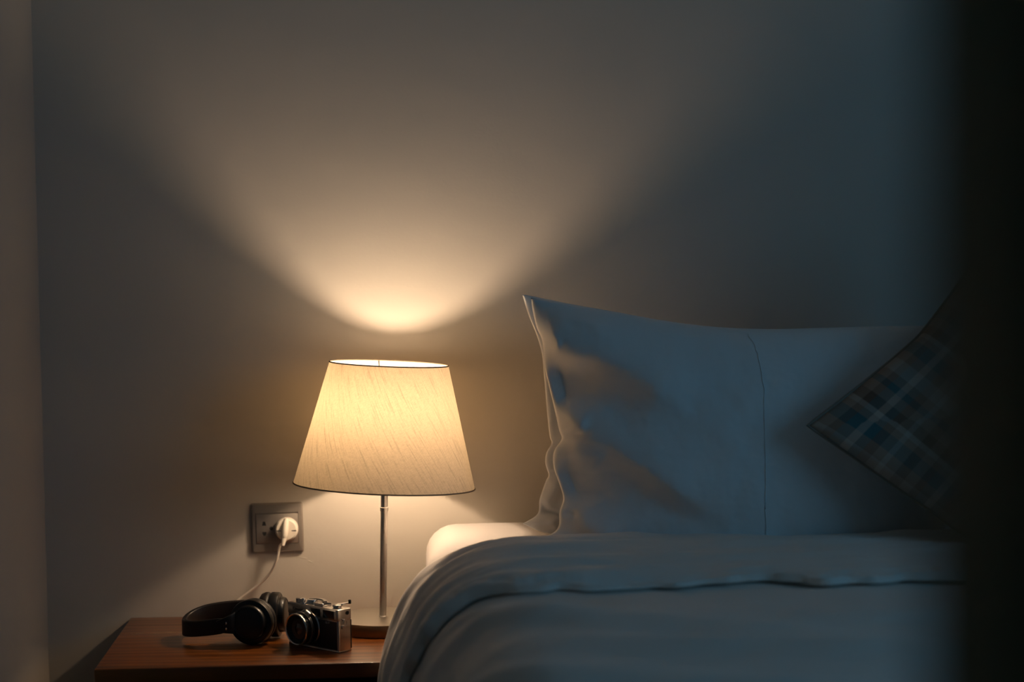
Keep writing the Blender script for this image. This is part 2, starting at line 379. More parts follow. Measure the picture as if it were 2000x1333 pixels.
# shade frame: origin at bottom centre, z along the tilted axis
sb = Vector((-.153, -.160, .7655)) - Vector((LX, LY, LZ)); st = Vector((-.1415, -.1515, .9635)) - Vector((LX, LY, LZ))
SA = frame_to(sb, st - sb); SH = (st - sb).length; RB, RT = .1475, .0965
def shade_mesh():
    bm = bmesh.new(); uvl = bm.loops.layers.uv.new('UVMap'); n, m = 160, 24; R = []
    for j in range(m + 1):
        t = j / m; r = RB + (RT - RB) * t
        R.append([bm.verts.new(SA @ Vector((r * math.cos(2 * PI * k / n), r * math.sin(2 * PI * k / n), SH * t))) for k in range(n)])
    for j in range(m):
        for k in range(n):
            f = bm.faces.new((R[j][k], R[j][(k + 1) % n], R[j + 1][(k + 1) % n], R[j + 1][k]))
            for l, (kk, jj) in zip(f.loops, ((k, j), (k + 1, j), (k + 1, j + 1), (k, j + 1))):
                l[uvl].uv = (2 * PI * kk / n * (RB + RT) / 2, jj / m * SH)
    return bm
shade = link_mesh('shade', shade_mesh(), M_SHADE, lamp)
def ringpts(r, z, n=96): return [SA @ Vector((r * math.cos(2 * PI * k / n), r * math.sin(2 * PI * k / n), z)) for k in range(n)]
link_mesh('shade_rim', tube(bmesh.new(), ringpts(RT, SH), .0011, 8, True), M_RIM, shade)
link_mesh('shade_rim', tube(bmesh.new(), ringpts(RB, 0), .0012, 8, True), M_RIM, shade)
zt = SH - .030
fit = link_mesh('fitter', tube(bmesh.new(), ringpts(.017, zt - .075, 32), .0016, 8, True), M_STEEL, lamp)
for k in range(3):
    a = PI / 2 + .1 + 2 * PI * k / 3
    pts = [SA @ Vector((r * math.cos(a), r * math.sin(a), z)) for r, z in ((RT - .001, SH - .001), (.06, SH - .05), (.017, zt - .075))]
    link_mesh('arm', tube(bmesh.new(), catmull(pts, 6), .0010, 6), M_STEEL, fit)
link_mesh('socket', L([(0, -.055), (.012, -.055), (.0165, -.05), (.0165, -.002), (.013, 0), (0, 0)], SA @ Matrix.Translation((0, 0, SH - .128)), 32), M_PLUG, lamp)
BDIR = 1 if (SA.to_3x3() @ Vector((0, 1, 0))).y < 0 else -1
BR = .0225      # small round frosted bulb
MB = SA @ Matrix.Translation((0, .005 * BDIR, SH - .098))
prof = [(BR * math.sin(a), -BR * math.cos(a)) for a in [math.radians(55 + 125 * k / 16) for k in range(16)]] + [(0, BR)]
bulb = link_mesh('bulb', L(prof, MB, 48), M_BULB, lamp)
link_mesh('bulb_baffle', L([(0, -.031), (.0125, -.031), (.0135, -.024), (.0195, -.0130), (.0186, -.0125), (0, -.0125)], MB, 48), M_PLUG, bulb)  # unseen collar, added to cut the bulb's downward light

# ------------------------------------------------------------------ wall outlet
ox, oz = (-.384 - .298) / 2, (.716 + .633) / 2
outl = thing('wall_outlet', 'square brushed metal wall outlet plate with one free universal socket', 'outlet', (ox, 0, oz), (0, math.radians(-.6), 0))
bm = bmesh.new()
def plate(bm, hw, hh, y, r, n=6):
    return [bm.verts.new((sx * (hw - r) + r * math.cos(a), y, sy * (hh - r) + r * math.sin(a))) for (sx, sy, a0) in ((1, 1, 0), (-1, 1, 90), (-1, -1, 180), (1, -1, 270)) for a in [math.radians(a0 + 90 * k / n) for k in range(n + 1)]]
rr = [plate(bm, .0435, .042, -.0002, .003), plate(bm, .0435, .042, -.0035, .003), plate(bm, .0415, .040, -.0080, .0025), plate(bm, .0365, .0262, -.0092, .001), plate(bm, .0362, .0259, -.0070, .001)]
for a, b in zip(rr, rr[1:]):
    for k in range(len(a)): bm.faces.new((a[k], a[(k + 1) % len(a)], b[(k + 1) % len(a)], b[k]))
bm.faces.new(rr[-1])
link_mesh('frame', bm, M_PLATE, outl, angle=18)
ins = link_mesh('insert', B((0, -.0086, -.001), (.0710, .0035, .0500), .0008, 2), M_PLATE, outl, angle=25)
def poly_prism(bm, pts, y0, y1):
    a = [bm.verts.new((x, y0, z)) for x, z in pts]; b = [bm.verts.new((x, y1, z)) for x, z in pts]
    bm.faces.new(a); bm.faces.new(b[::-1])
    for k in range(len(a)): bm.faces.new((a[k], a[(k + 1) % len(a)], b[(k + 1) % len(a)], b[k]))
    return bm
yh = -.01055
link_mesh('socket_slot', poly_prism(bmesh.new(), [(-.0255, .0045), (-.0185, .0045), (-.0195, .0085), (-.0200, .0115), (-.0240, .0115), (-.0245, .0085)], yh, yh + .001), M_HOLE, ins, smooth=False)
link_mesh('socket_slot', poly_prism(bmesh.new(), [(-.0255, -.0062), (-.0250, -.0100), (-.0232, -.0128), (-.0205, -.0128), (-.0188, -.0100), (-.0180, -.0062)], yh, yh + .001), M_HOLE, ins, smooth=False)
link_mesh('socket_slot', L([(0, 0), (.0032, 0), (.0032, .001), (0, .001)], frame_to((-.0100, yh + .001, -.0005), (0, -1, 0)), 20), M_HOLE, ins)
link_mesh('slot_rim', L([(.0032, 0), (.0040, .0006), (.0032, .0008)], frame_to((-.0100, yh + .0012, -.0005), (0, -1, 0)), 24), M_CHROME, ins)

# ------------------------------------------------------------------ plug and cord
pc = thing('power_cord', 'white power cord with round plug pushed into the wall outlet, running down behind the headphones', 'power cord', (ox + .0165, 0, oz - .001), (0, 0, 0))
yb = -.0105
plug = link_mesh('plug', L([(0, 0), (.0188, 0), (.0196, .002), (.0196, .010), (.0186, .0135), (.0165, .0155), (0, .0165)], frame_to((0, yb, 0), (0, -1, 0)), 64), M_PLUG, pc)
bm = bmesh.new()     # raised grip bar from top to the cord outlet, lower half swelling into the strain relief
pts = catmull([(.0005, yb - .0135, .018), (-.0002, yb - .0185, .010), (-.0012, yb - .0225, 0), (-.0022, yb - .0245, -.008), (-.0035, yb - .0240, -.013)], 6)
tube(bm, pts, lambda t: .0040 + .0016 * math.sin(PI * t) - .0004 * t, 20)
link_mesh('grip', bm, M_PLUG, plug)
for s, a in ((-1, 0), (1, 0)):
    link_mesh('grip_recess', B((s * .0125, yb - .0143, -.0015), (.0085, .0035, .0022), .0008), M_HOLE, plug)
bm = bmesh.new(); p0 = Vector((-.0030, yb - .0235, -.0115))
tube(bm, [p0, p0 + Vector((-.0012, -.002, -.006)), p0 + Vector((-.0026, -.0025, -.013))], lambda t: .0046 - .0016 * t, 16)
link_mesh('strain_relief', bm, M_PLUG, plug)
Wp = Vector((ox + .0165, 0, oz - .001))
def rel(u, v, y): return Vector(at(u, v, y)) - Wp
cp = [p0 + Vector((-.002, -.0025, -.011)), rel(547, 1067, -.034), rel(541, 1092, -.030), rel(530, 1117, -.022), rel(510, 1139, -.014), rel(485, 1158, -.010), rel(464, 1174, -.010), rel(448, 1190, -.016), rel(440, 1203, -.035),
      Vector((-.395, -.075, NZ + .003)) - Wp, Vector((-.345, -.11, NZ + .003)) - Wp, Vector((-.29, -.09, NZ + .003)) - Wp, Vector((-.242, -.105, NZ + .003)) - Wp]
link_mesh('cable', tube(bmesh.new(), catmull(cp, 10), .0022, 12), M_PLUG, pc)

# ------------------------------------------------------------------ headphones
hp0 = Vector((-.40, -.20, NZ))
hp = thing('headphones', 'black over-ear headphones lying folded open on the nightstand', 'headphones', hp0)
def cup(c, nrm, name, up=None):
    """outer shell faces nrm; ear cushion on the other side"""
    M = frame_to(Vector(c) - hp0, nrm)
    c_ = link_mesh(name, L([(0, .0175), (.014, .0172), (.024, .0160), (.0272, .0145), (.0285, .0120), (.0288, .0085), (.0290, .0072), (.0335, .0070), (.0355, .0060), (.0363, .0035), (.0363, -.0060), (.0345, -.0085), (0, -.0085)], M, 72), M_BLACKG, hp, angle=28)
    link_mesh('shell_ring', L([(.0236, .0158), (.0243, .0168), (.0262, .0162), (.0275, .0146), (.0262, .0140)], M, 72), M_BLACK, c_)
    link_mesh('ear_cushion', L([(.030, -.0080), (.0345, -.0092), (.0362, -.0125), (.0360, -.0170), (.0335, -.0230), (.0285, -.0262), (.0235, -.0255), (.0205, -.021), (.0200, -.012), (0, -.012)], M, 72), M_LEATHER, hp, angle=60)
    return M
NC = Vector((-.366, -.243, NZ + .0372)); FC = Vector((-.331, -.186, NZ + .0375))
MN = cup(NC, (-.30, -1, .06), 'ear_cup'); MF = cup(FC, (1, -.10, .0), 'ear_cup')
# headband: near leg, bend at the left, far leg
nl = [(-.405, -.252, NZ + .0350), (-.430, -.249, NZ + .0310), (-.456, -.238, NZ + .0270), (-.4740, -.220, NZ + .0240), (-.4800, -.198, NZ + .0230), (-.4760, -.176, NZ + .0255), (-.460, -.160, NZ + .0310), (-.436, -.152, NZ + .0350), (-.402, -.150, NZ + .0370), (-.372, -.155, NZ + .0370)]
pts = [p - hp0 for p in catmull(nl, 10)]
def bh(t):
    h = .0130 + .0060 * max(0, (t - .45) / .55)
    return h if t > .05 else h * (.70 + .30 * math.sqrt(max(0, t / .05)))
band = link_mesh('headband', ribbon(bmesh.new(), pts, bh, .0055, .0026), M_BLACK, hp)
inner = []
for i in range(10, len(pts) - 4):
    q = (pts[i + 1] - pts[i - 1]).normalized(); inner.append(pts[i] + q.cross(Vector((0, 0, 1))).normalized() * .0040)
link_mesh('headband_pad', ribbon(bmesh.new(), inner, lambda t: .0112 + .0070 * t, .0050, .0024), M_BAND, band)
# arms between band ends and cups
a1 = catmull([Vector((-.420, -.2540, NZ + .0325)) - hp0, Vector((-.408, -.2560, NZ + .0345)) - hp0, Vector((-.398, -.2540, NZ + .0360)) - hp0, Vector((-.390, -.2480, NZ + .0370)) - hp0], 8)
arm = link_mesh('arm', ribbon(bmesh.new(), a1, lambda t: .0095 + .009 * t, .0045, .002), M_BLACK, hp)
for dz in (.0045, -.0045):
    link_mesh('hinge_pin', B(Vector((-.4050, -.2590, NZ + .0345 + dz)) - hp0, (.0026, .0022, .0042), .0008), M_CHROMEB, arm)
a2 = catmull([Vector((-.382, -.1510, NZ + .0370)) - hp0, Vector((-.362, -.153, NZ + .0375)) - hp0, Vector((-.346, -.157, NZ + .0380)) - hp0, Vector((-.334, -.165, NZ + .042)) - hp0], 8)
link_mesh('arm', ribbon(bmesh.new(), a2, lambda t: .0130 + .002 * t, .0045, .002), M_BLACK, hp)

# ------------------------------------------------------------------ film camera
th = math.radians(44); PC = Vector((-.223, -.322, NZ))
# local x runs along the body to its near corner, -y is the way the lens looks
pcam = thing('film_camera', 'silver and black vintage rangefinder film camera in front of the lamp base', 'camera', PC, (0, 0, -th))
CW, CD, CH = .118, .028, .074
def pb(x0, x1, z0, z1, y0=0., y1=CD): return ((x0 + x1) / 2, (y0 + y1) / 2, (z0 + z1) / 2), (x1 - x0, y1 - y0, z1 - z0)
body = link_mesh('body', B(*pb(-CW, 0, .003, .051), .004, 4, vertical_only=True), M_CHROME, pcam)
link_mesh('bottom_plate', B(*pb(-CW, 0, 0, .0035), .0012, 2), M_CHROME, pcam)
topp = link_mesh('top_plate', B(*pb(-CW, 0, .0505, .069, -.0006, CD + .0006), .0022, 3), M_CHROME, pcam)
link_mesh('leatherette', B(*pb(-CW + .003, -.003, .0045, .0495, -.0010, .004), .0008, 2), M_GRAIN, pcam)
link_mesh('film_door', B(*pb(-CW + .001, -.0012, .004, .0505, CD - .007, CD + .0022), .0015, 3), M_GRAIN, pcam)
# viewfinder window bank on the front of the top plate (towards the near corner)
fr = link_mesh('viewfinder_frame', B(*pb(-.064, -.005, .0525, .0675, -.0022, .002), .0008, 2), M_CHROME, pcam)
link_mesh('viewfinder_window', B(*pb(-.033, -.0075, .0538, .0663, -.0027, .001), .0005, 1), M_WIN, fr)
link_mesh('frosted_window', B(*pb(-.0605, -.0385, .0538, .0663, -.0027, .001), .0005, 1), M_WIN, fr)
Z_ = (0, 0, 1)
# lens
LC = Vector((-.585 * CW, 0, .0340)); ML = frame_to(LC, (0, -1, 0))
lens = link_mesh('lens_barrel', L([(0, 0), (.0265, 0), (.0265, .004), (.0245, .0045), (.0245, .011), (.0255, .0115), (.0255, .0165), (.0235, .017), (.0235, .0235), (.0215, .024), (.0215, .0215), (0, .0215)], ML, 96), M_BLACKG, pcam, angle=25)
link_mesh('mount_ring', L([(.0262, .0002), (.0278, .0004), (.0282, .0022), (.0268, .0034), (.0262, .0036)], ML, 96), M_CHROME, lens)
for z in (.0118, .0150):
    link_mesh('chrome_ring', L([(.0252, z), (.0262, z + .0003), (.0262, z + .0012), (.0252, z + .0015)], ML, 96), M_CHROME, lens)
link_mesh('front_ring', L([(.0232, .0225), (.0250, .0228), (.0258, .0245), (.0256, .0268), (.0243, .0280), (.0228, .0272), (.0222, .0240)], ML, 96), M_CHROMEB, lens)
link_mesh('inner_bezel', L([(.0222, .0262), (.0175, .0225), (.0150, .0205), (.0135, .0200), (.0135, .018)], ML, 96), M_BLACK, lens)
link_mesh('front_glass', L([(.0140, .0188), (.010, .0212), (.005, .0224), (0, .0228)], ML, 64), M_LENS, lens)
bm = bmesh.new()
for k in range(10):
    a = math.radians(30 + 12 * k)
    box(bm, (0, 0, 0), (.0030, .0030, .0075), .0006, 1, M=ML @ Matrix.Rotation(a, 4, 'Z') @ Matrix.Translation((.0245, 0, .008)))
link_mesh('focus_tab', B((0, 0, 0), (.010, .012, .005), .0015, 2, M=ML @ Matrix.Rotation(math.radians(62), 4, 'Z') @ Matrix.Translation((.0275, 0, .0135))), M_CHROME, lens)
bm.free()
# top deck
link_mesh('shutter_dial', L([(0, .0065), (.0062, .0063), (.0070, .0055), (.0070, 0)], Matrix.Translation((-.101, .012, .069)), 40), M_CHROME, topp)
link_mesh('shutter_button', L([(0, .0085), (.0028, .0083), (.0033, .0075), (.0033, .002), (.0055, .0015), (.0058, 0)], Matrix.Translation((-.086, .005, .069)), 32), M_CHROMEB, topp)
bm = bmesh.new(); ribbon(bm, catmull([(-.084, .017, .0745), (-.070, .022, .0752), (-.056, .0215, .0752), (-.046, .016, .0745)], 6), .0012, .0050, .001)
lathe(bm, [(0, .0062), (.0085, .006), (.0092, .005), (.0092, 0)], Matrix.Translation((-.078, .017, .069)), 40)
link_mesh('wind_lever', bm, M_CHROME, topp)
bm = bmesh.new(); box(bm, (-.050, .014, .0698), (.0200, .0190, .0016), .0003, 1)
for s in (-1, 1): box(bm, (-.050, .014 + s * .0088, .0716), (.0200, .0014, .0022), .0003, 1); box(bm, (-.050, .014 + s * .0076, .0728), (.0200, .0040, .0009), .0003, 1)
link_mesh('accessory_shoe', bm, M_CHROMEB, topp)
link_mesh('rewind_knob', L([(0, .0062), (.0055, .0062), (.0078, .0054), (.0082, .0045), (.0082, .0028), (.0068, .0022), (.0068, 0)], Matrix.Translation((-.0150, .013, .069)), 48), M_CHROMEB, topp)
bm = bmesh.new(); tube(bm, [Vector((-.0150, .013, .0748)), Vector((-.006, .020, .0758)), Vector((.000, .0245, .0775))], .0011, 8)
link_mesh('rewind_crank', bm, M_CHROMEB, topp)
link_mesh('crank_handle', L([(0, 0), (.0023, .0003), (.0025, .0055), (.0018, .0065), (0, .0067)], Matrix.Translation((.0005, .0250, .0755)), 20), M_BLACK, topp)
# side furniture
link_mesh('flash_contact', L([(0, .0008), (.0018, .0008), (.0024, .0014), (.0030, .0010), (.0030, 0)], frame_to((.0, .0195, .0620), (1, 0, 0)), 24), M_BLACK, topp)
link_mesh('strap_lug', L([(0, .0045), (.0022, .0042), (.0026, .0032), (.0016, .0026), (.0016, 0)], frame_to((0, .011, .0515), (1, 0, 0)), 20), M_CHROMEB, body)
tr = [Vector((.0035, .011 + .0040 * math.sin(2 * PI * k / 20), .0475 + .0050 * math.cos(2 * PI * k / 20))) for k in range(20)]
link_mesh('strap_ring', tube(bmesh.new(), tr, .0007, 6, True), M_CHROMEB, body)
link_mesh('strap_tab', B((.0012, .011, .0405), (.0016, .0090, .0050), .0005, 1), M_CHROMEB, body)
def text(s, size, M, m, parent, name, ext=.0001):
    c = bpy.data.curves.new('lettering', 'FONT'); c.body = s; c.size = size; c.extrude = ext; c.align_x = 'CENTER'; c.align_y = 'CENTER'; c.offset = size * .012
    o = bpy.data.objects.new('tmp', c); COL.objects.link(o)
    me = bpy.data.meshes.new_from_object(o.evaluated_get(bpy.context.evaluated_depsgraph_get()))
    bpy.data.objects.remove(o); bpy.data.curves.remove(c)
    me.transform(M); me.materials.clear(); me.materials.append(m)
    r = bpy.data.objects.new(name, me); COL.objects.link(r); r.parent = parent; return r
RX = Matrix.Rotation(PI / 2, 4, 'X')
text('Canonet', .0068, Matrix.Translation((-.093, -.00075, .0600)) @ RX, M_INK, topp, 'name_lettering')
text('QL17', .0042, Matrix.Translation((-.024, -.00115, .0465)) @ RX, M_WHITEINK, body, 'model_lettering')

# ------------------------------------------------------------------ bed
MT = .684
SK = .10
bed = thing('bed', 'bed with its mattress in a white fitted sheet, pushed against the back wall', 'bed', (.68, -1.0, 0))
b0 = Vector((.68, -1.0, 0))
def rbox(cx0, cx1, cy0, cy1, z0, z1, r, skew=0):
    bm = B(((cx0 + cx1) / 2 - b0.x, (cy0 + cy1) / 2 - b0.y, (z0 + z1) / 2), (cx1 - cx0, cy1 - cy0, z1 - z0), r, 6)
    return bm
link_mesh('base', rbox(-.03, 1.42, -2.0, -.02, .10, .42, .01), M_BASEF, bed)
for x in (.06, 1.33):
    for y in (-1.93, -.09): link_mesh('leg', L([(0, 0), (.018, 0), (.024, .10), (0, .10)], Matrix.Translation((x - b0.x, y - b0.y, 0)), 24), M_UNLITWOOD, bed)
bm = rbox(-.088, 1.42, -2.0, -.012, .421, MT, .050)
bmesh.ops.subdivide_edges(bm, edges=[e for e in bm.edges if e.calc_length() > .2], cuts=24, use_grid_fill=True)
for v in bm.verts:
    if v.co.x < 0:
        y = v.co.y + b0.y
        v.co.x += .125 * max(0, -y - .29) + .02 * min(1, max(0, (-y - .29) / .1)) + .006 * noise.noise(Vector((3, y * 6, v.co.z * 9))) + max(0, .6 - v.co.z) * .12
    if v.co.z > MT - .01: v.co.z += .0015 * noise.noise(Vector((v.co.x * 9, v.co.y * 9, 1)))
link_mesh('mattress', bm, M_SHEET, bed)

# --- duvet: across profile (flat top, roll over the left edge, hang)
prof = [(1.42, .680), (1.1, .690), (.60, .691), (.20, .691), (.12, .691), (.07, .690), (.03, .687), (-.005, .680), (-.035, .669), (-.062, .653), (-.085, .634), (-.105, .610), (-.120, .580), (-.131, .550), (-.139, .515), (-.144, .47), (-.146, .42), (-.147, .36), (-.147, .28)]
PP = catmull([(x, 0, z) for x, z in prof], 24)
cum = [0]
for a, b in zip(PP, PP[1:]): cum.append(cum[-1] + (b - a).length)
TOT = cum[-1]
_xs = np.array([p.x for p in PP]); _zs = np.array([p.z for p in PP]); _cs = np.array(cum)
def across(s):
    x = float(np.interp(s, _cs, _xs)); z = float(np.interp(s, _cs, _zs))
    e = .004; dx = float(np.interp(s + e, _cs, _xs) - np.interp(s - e, _cs, _xs)); dz = float(np.interp(s + e, _cs, _zs) - np.interp(s - e, _cs, _zs))
    n = math.hypot(dx, dz) or 1
    return x, z, (dz / n, -dx / n)            # outward normal in the x-z plane
S_EDGE = float(_cs[np.argmin(abs(_xs - .05))])
def skew(y, s):
    k = min(1, max(0, (s - S_EDGE + .12) / .3)); return k * SK * max(0, -.30 - y)
S_TABLE = float(np.interp(-.548, -_zs[_xs < 0], _cs[_xs < 0]))
def slim(y):
    """the cloth ends on the nightstand top near the wall and hangs free in front of it"""
    k = min(1, max(0, (-y - .388) / .022)); return S_TABLE + (TOT - .02 - S_TABLE) * k
def gauss(d, w): return math.exp(-(d / w) ** 2)
def bodyfold(s, y):
    """wrinkles of the main duvet, in metres out of the surface"""
    r = s - S_EDGE; h = .004 * fbm((s * 1.6 + y * .9, y * 5.5, 3.3), 2.2)
    h += .006 * fbm((s * 1.1 - y * 1.2, y * 3.0 + s * .7, 9), 1.6)
    for (s0, y0, s1, y1, w_, a) in DRAPES:
        t = ((s - s0) * (s1 - s0) + (y - y0) * (y1 - y0)) / ((s1 - s0) ** 2 + (y1 - y0) ** 2)
        if -.15 < t < 1.15:
            px, py = s0 + t * (s1 - s0), y0 + t * (y1 - y0); d = (s - px) ** 2 + (y - py) ** 2
            tt = min(1, max(0, t)); k = 1 if 0 <= t <= 1 else 1 - abs(t - tt) / .15
            h += 1.6 * a * math.exp(-d / w_ ** 2) * k * (.35 + .65 * math.sin(PI * tt))
    return h
E_ = S_EDGE
DRAPES = [(E_ + .10, -.86, E_ - .40, -1.08, .045, .010), (E_ + .22, -.80, E_ - .10, -.98, .03, .008), (E_ + .10, -1.05, E_ - .75, -1.26, .05, .012), (E_ + .28, -1.0, E_ + .0, -1.30, .04, .010),
          (E_ + .20, -.72, E_ + .02, -.86, .022, .007), (E_ - .15, -.92, E_ - .8, -1.02, .06, .007), (E_ + .05, -1.25, E_ - .5, -1.45, .05, .010)]
def surf(s, y, off):
    x, z, n = across(s); x += skew(y, s)
    return Vector((x + n[0] * off, y, z + n[1] * off))
duvet = thing('duvet', 'pale grey duvet with its top folded back, draped over the bed and its left side', 'duvet', (.6, -1.2, .70))
d0 = Vector((.6, -1.2, .70))
ns_, ny_ = 300, 190
P = []
for j in range(ny_ + 1):
    y = -.36 - (2.06 - .36) * (j / ny_) ** 1.15; row = []
    for i in range(ns_ + 1):
        s = TOT * (1 - (1 - i / ns_) ** 1.0) if False else TOT * (i / ns_)
        smax = slim(y)
        s = min(s, smax)
        row.append(surf(s, y, .004 + bodyfold(s, y)) - d0)
    P.append(row)
bm = bmesh.new(); top = grid(bm, P)
Q = [[surf(min(TOT * (i / ns_), slim(-.36 - 1.70 * (j / ny_) ** 1.15)), -.36 - 1.70 * (j / ny_) ** 1.15, -.004) - d0 for i in range(ns_ + 1)] for j in range(ny_ + 1)]
bot = grid(bm, Q)
for a, b in ((top[0], bot[0]), (top[-1], bot[-1])):
    for k in range(ns_): bm.faces.new((a[k], a[k + 1], b[k + 1], b[k]))
for k in range(ny_):
    for c in (0, -1): bm.faces.new((top[k][c], top[k + 1][c], bot[k + 1][c], bot[k][c]))
bmesh.ops.remove_doubles(bm, verts=bm.verts, dist=1e-5)
link_mesh('cover', bm, M_DUVET, duvet, angle=75)

# folded-back cuff: closed loop in (y, height) swept across
def cuff_section(s):
    """back edge, front hem and thickness of the cuff at arc s"""
    r = s - S_EDGE
    yb = -.342 + .006 * fbm((s * 3, 1.3, 0), 1.5)
    yf = -.745 +   .032 * fbm((s * 4, 7.7, 0), 1.8) + .008 * math.sin(s * 31 + 2 * math.sin(s * 9)) + .10 * min(1, max(0, (r - .05) / .30))
    return yb, yf, .014 + .004 * fbm((s * 2.5, 4, 0), 1.5)
NS2 = 620; rows = []
s_end = TOT - .02
for i in range(NS2 + 1):
    s = s_end * i / NS2; yb, yf, tk = cuff_section(s); row = []; r = s - S_EDGE
    smx = s
    # top side from the rolled back edge (wall end) to the front hem
    n = 84
    for k in range(n + 1):
        t = k / n; y = yb + (yf - yb) * t
        edge_b = math.sqrt(max(0, 1 - max(0, 1 - t / .07) ** 2)); edge_f = math.sqrt(max(0, 1 - max(0, 1 - (1 - t) / .022) ** 2))
        h = tk * (.15 + .85 * edge_b) * (.1 + .9 * edge_f)
        wr = .0055 * fbm((s * 1.3 + y * 1.5, y * 9 + s * 1.2, 5), 1.9) + .0035 * fbm((s * 3 + y * 3, y * 16, 8), 1.7)
        # soft rolls that sweep from the left drape along the cuff
        drape = min(1, max(0, (r + .55) / .4))
        wr += .0066 * drape * math.sin((y + .10 * r) * 62 + 2.2 * fbm((s * 2, y * 3, 2), 1.0))
        # little puckers just above the hem seam
        hs = gauss(1 - t - .045, .030)
        wr += hs * (.0030 * fbm((s * 26, y * 6, 1), 1.0) - .0028)
        h += wr * edge_b * min(1, (1 - t) / .03 + .25)
        row.append((y, h + .003 + .007 * min(1, t / .3)))
    for k in range(1, 12):
        t = 1 - k / 12; row.append((yb + (yf - yb) * t, -.001))
    rows.append([surf(min(s, slim(y)), y, h) - d0 for y, h in row])
bm = bmesh.new(); V = [[bm.verts.new(p) for p in row] for row in rows]
m_ = len(V[0])
for a, b in zip(V, V[1:]):
    for k in range(m_): bm.faces.new((a[k], a[(k + 1) % m_], b[(k + 1) % m_], b[k]))
bm.faces.new(V[0]); bm.faces.new(V[-1][::-1])
link_mesh('folded_cuff', bm, M_DUVET, duvet, angle=80)

# ------------------------------------------------------------------ pillows
def resample(pts, n):
    p = np.array(pts, float); d = np.r_[0, np.cumsum(np.hypot(*np.diff(p, axis=0).T))]
    q = catmull([(a, b, 0) for a, b in pts], 10); q = np.array([(v.x, v.y) for v in q]); d = np.r_[0, np.cumsum(np.hypot(*np.diff(q, axis=0).T))]
    t = np.linspace(0, d[-1], n); return np.c_[np.interp(t, d, q[:, 0]), np.interp(t, d, q[:, 1])]
def coons(left, right, bottom, top, n, m):
    """curves in photo measure; left/right run bottom->top, bottom/top run left->right"""
    Lc, Rc = resample(left, m), resample(right, m); Bc, Tc = resample(bottom, n), resample(top, n)
    s = np.linspace(0, 1, n)[:, None, None]; t = np.linspace(0, 1, m)[None, :, None]
    A = (1 - s) * Lc[None] + s * Rc[None]; Bq = (1 - t) * Bc[:, None] + t * Tc[:, None]
    C_ = (1 - s) * (1 - t) * Lc[0] + s * (1 - t) * Rc[0] + (1 - s) * t * Lc[-1] + s * t * Rc[-1]
    return A + Bq - C_
def brush(UV, poly, w_left, w_right, amp, taper=.25):
    """ridge along a polyline; w_left applies above/left of its direction in the photo"""
    U, V = UV[..., 0], UV[..., 1]; q = catmull([(a, b, 0) for a, b in poly], 8); q = np.array([(v.x, v.y) for v in q])
    best = np.full(U.shape, 1e9); side = np.zeros(U.shape); par = np.zeros(U.shape); n = len(q) - 1
    for i in range(n):
        a, b = q[i], q[i + 1]; d = b - a; L2 = d @ d
        t = np.clip(((U - a[0]) * d[0] + (V - a[1]) * d[1]) / L2, 0, 1)
        dx, dy = U - a[0] - t * d[0], V - a[1] - t * d[1]; dist = np.hypot(dx, dy); k = dist < best
        best[k] = dist[k]; side[k] = ((d[0] * dy - d[1] * dx) / (math.sqrt(L2) * np.maximum(dist, 3)))[k]; par[k] = ((i + t) / n)[k]
    k = .5 + .5 * np.clip(side, -1, 1); k = k * k * (3 - 2 * k); wd = w_left + (w_right - w_left) * k
    tp = np.clip(np.minimum(par, 1 - par) / taper, 0, 1); tp = tp * tp * (3 - 2 * tp)
    return amp * np.exp(-(best / wd) ** 2) * (.08 + .92 * tp)
def pillow(name, label, edges, yc, tf, tb, folds, m, n=230, mm=190, pw=.40, seams=None, flange=.0):
    UV = coons(*edges, n, mm)
    s = np.linspace(0, 1, n)[:, None]; t = np.linspace(0, 1, mm)[None, :]
    bul = (4 * s * (1 - s)) ** (pw * 1.55) * (4 * t * (1 - t)) ** (pw * .95); bul = np.minimum(bul, 1)
    edge = np.minimum(1, np.minimum(np.minimum(s, 1 - s) * 22, np.minimum(t, 1 - t) * 16))
    D = np.zeros((n, mm))
    for f in folds: D += brush(UV, *f)
    front, back = [], []
    o = Vector(at(edges[2][0][0], edges[2][0][1], yc(0))); root = thing(name, label, 'pillow', (.42, yc(.5), MT), group='pillows at the head of the bed')
    r0 = Vector((.42, yc(.5), MT))
    for i in range(n):
        rf, rb = [], []
        for j in range(mm):
            u, v = UV[i, j]; y0 = yc(j / (mm - 1)); b = bul[i, j]; e = edge[i, j]
            base = Vector(at(u, v, y0))
            nz = .0035 * fbm((u * .006, v * .006, 2.2), 1.0) + .0012 * fbm((u * .02, v * .02, 6), 1.0)
            yf = y0 - tf * b - (D[i, j] + nz) * min(1, e + .15)
            yk = y0 + tb * b + .002 * e * fbm((u * .01, v * .01, 9), 1)
            if e == 0: yk = yf = y0 - (D[i, j]) * .15
            rf.append(Vector((base.x, yf, base.z)) - r0); rb.append(Vector((base.x, yk, base.z)) - r0)
        front.append(rf); back.append(rb)
    bm = bmesh.new(); A = grid(bm, front); B_ = grid(bm, back)
    bmesh.ops.remove_doubles(bm, verts=bm.verts, dist=2e-5)
    ob = link_mesh('pillowcase', bm, m, root, angle=180)
    return root, UV, front, r0
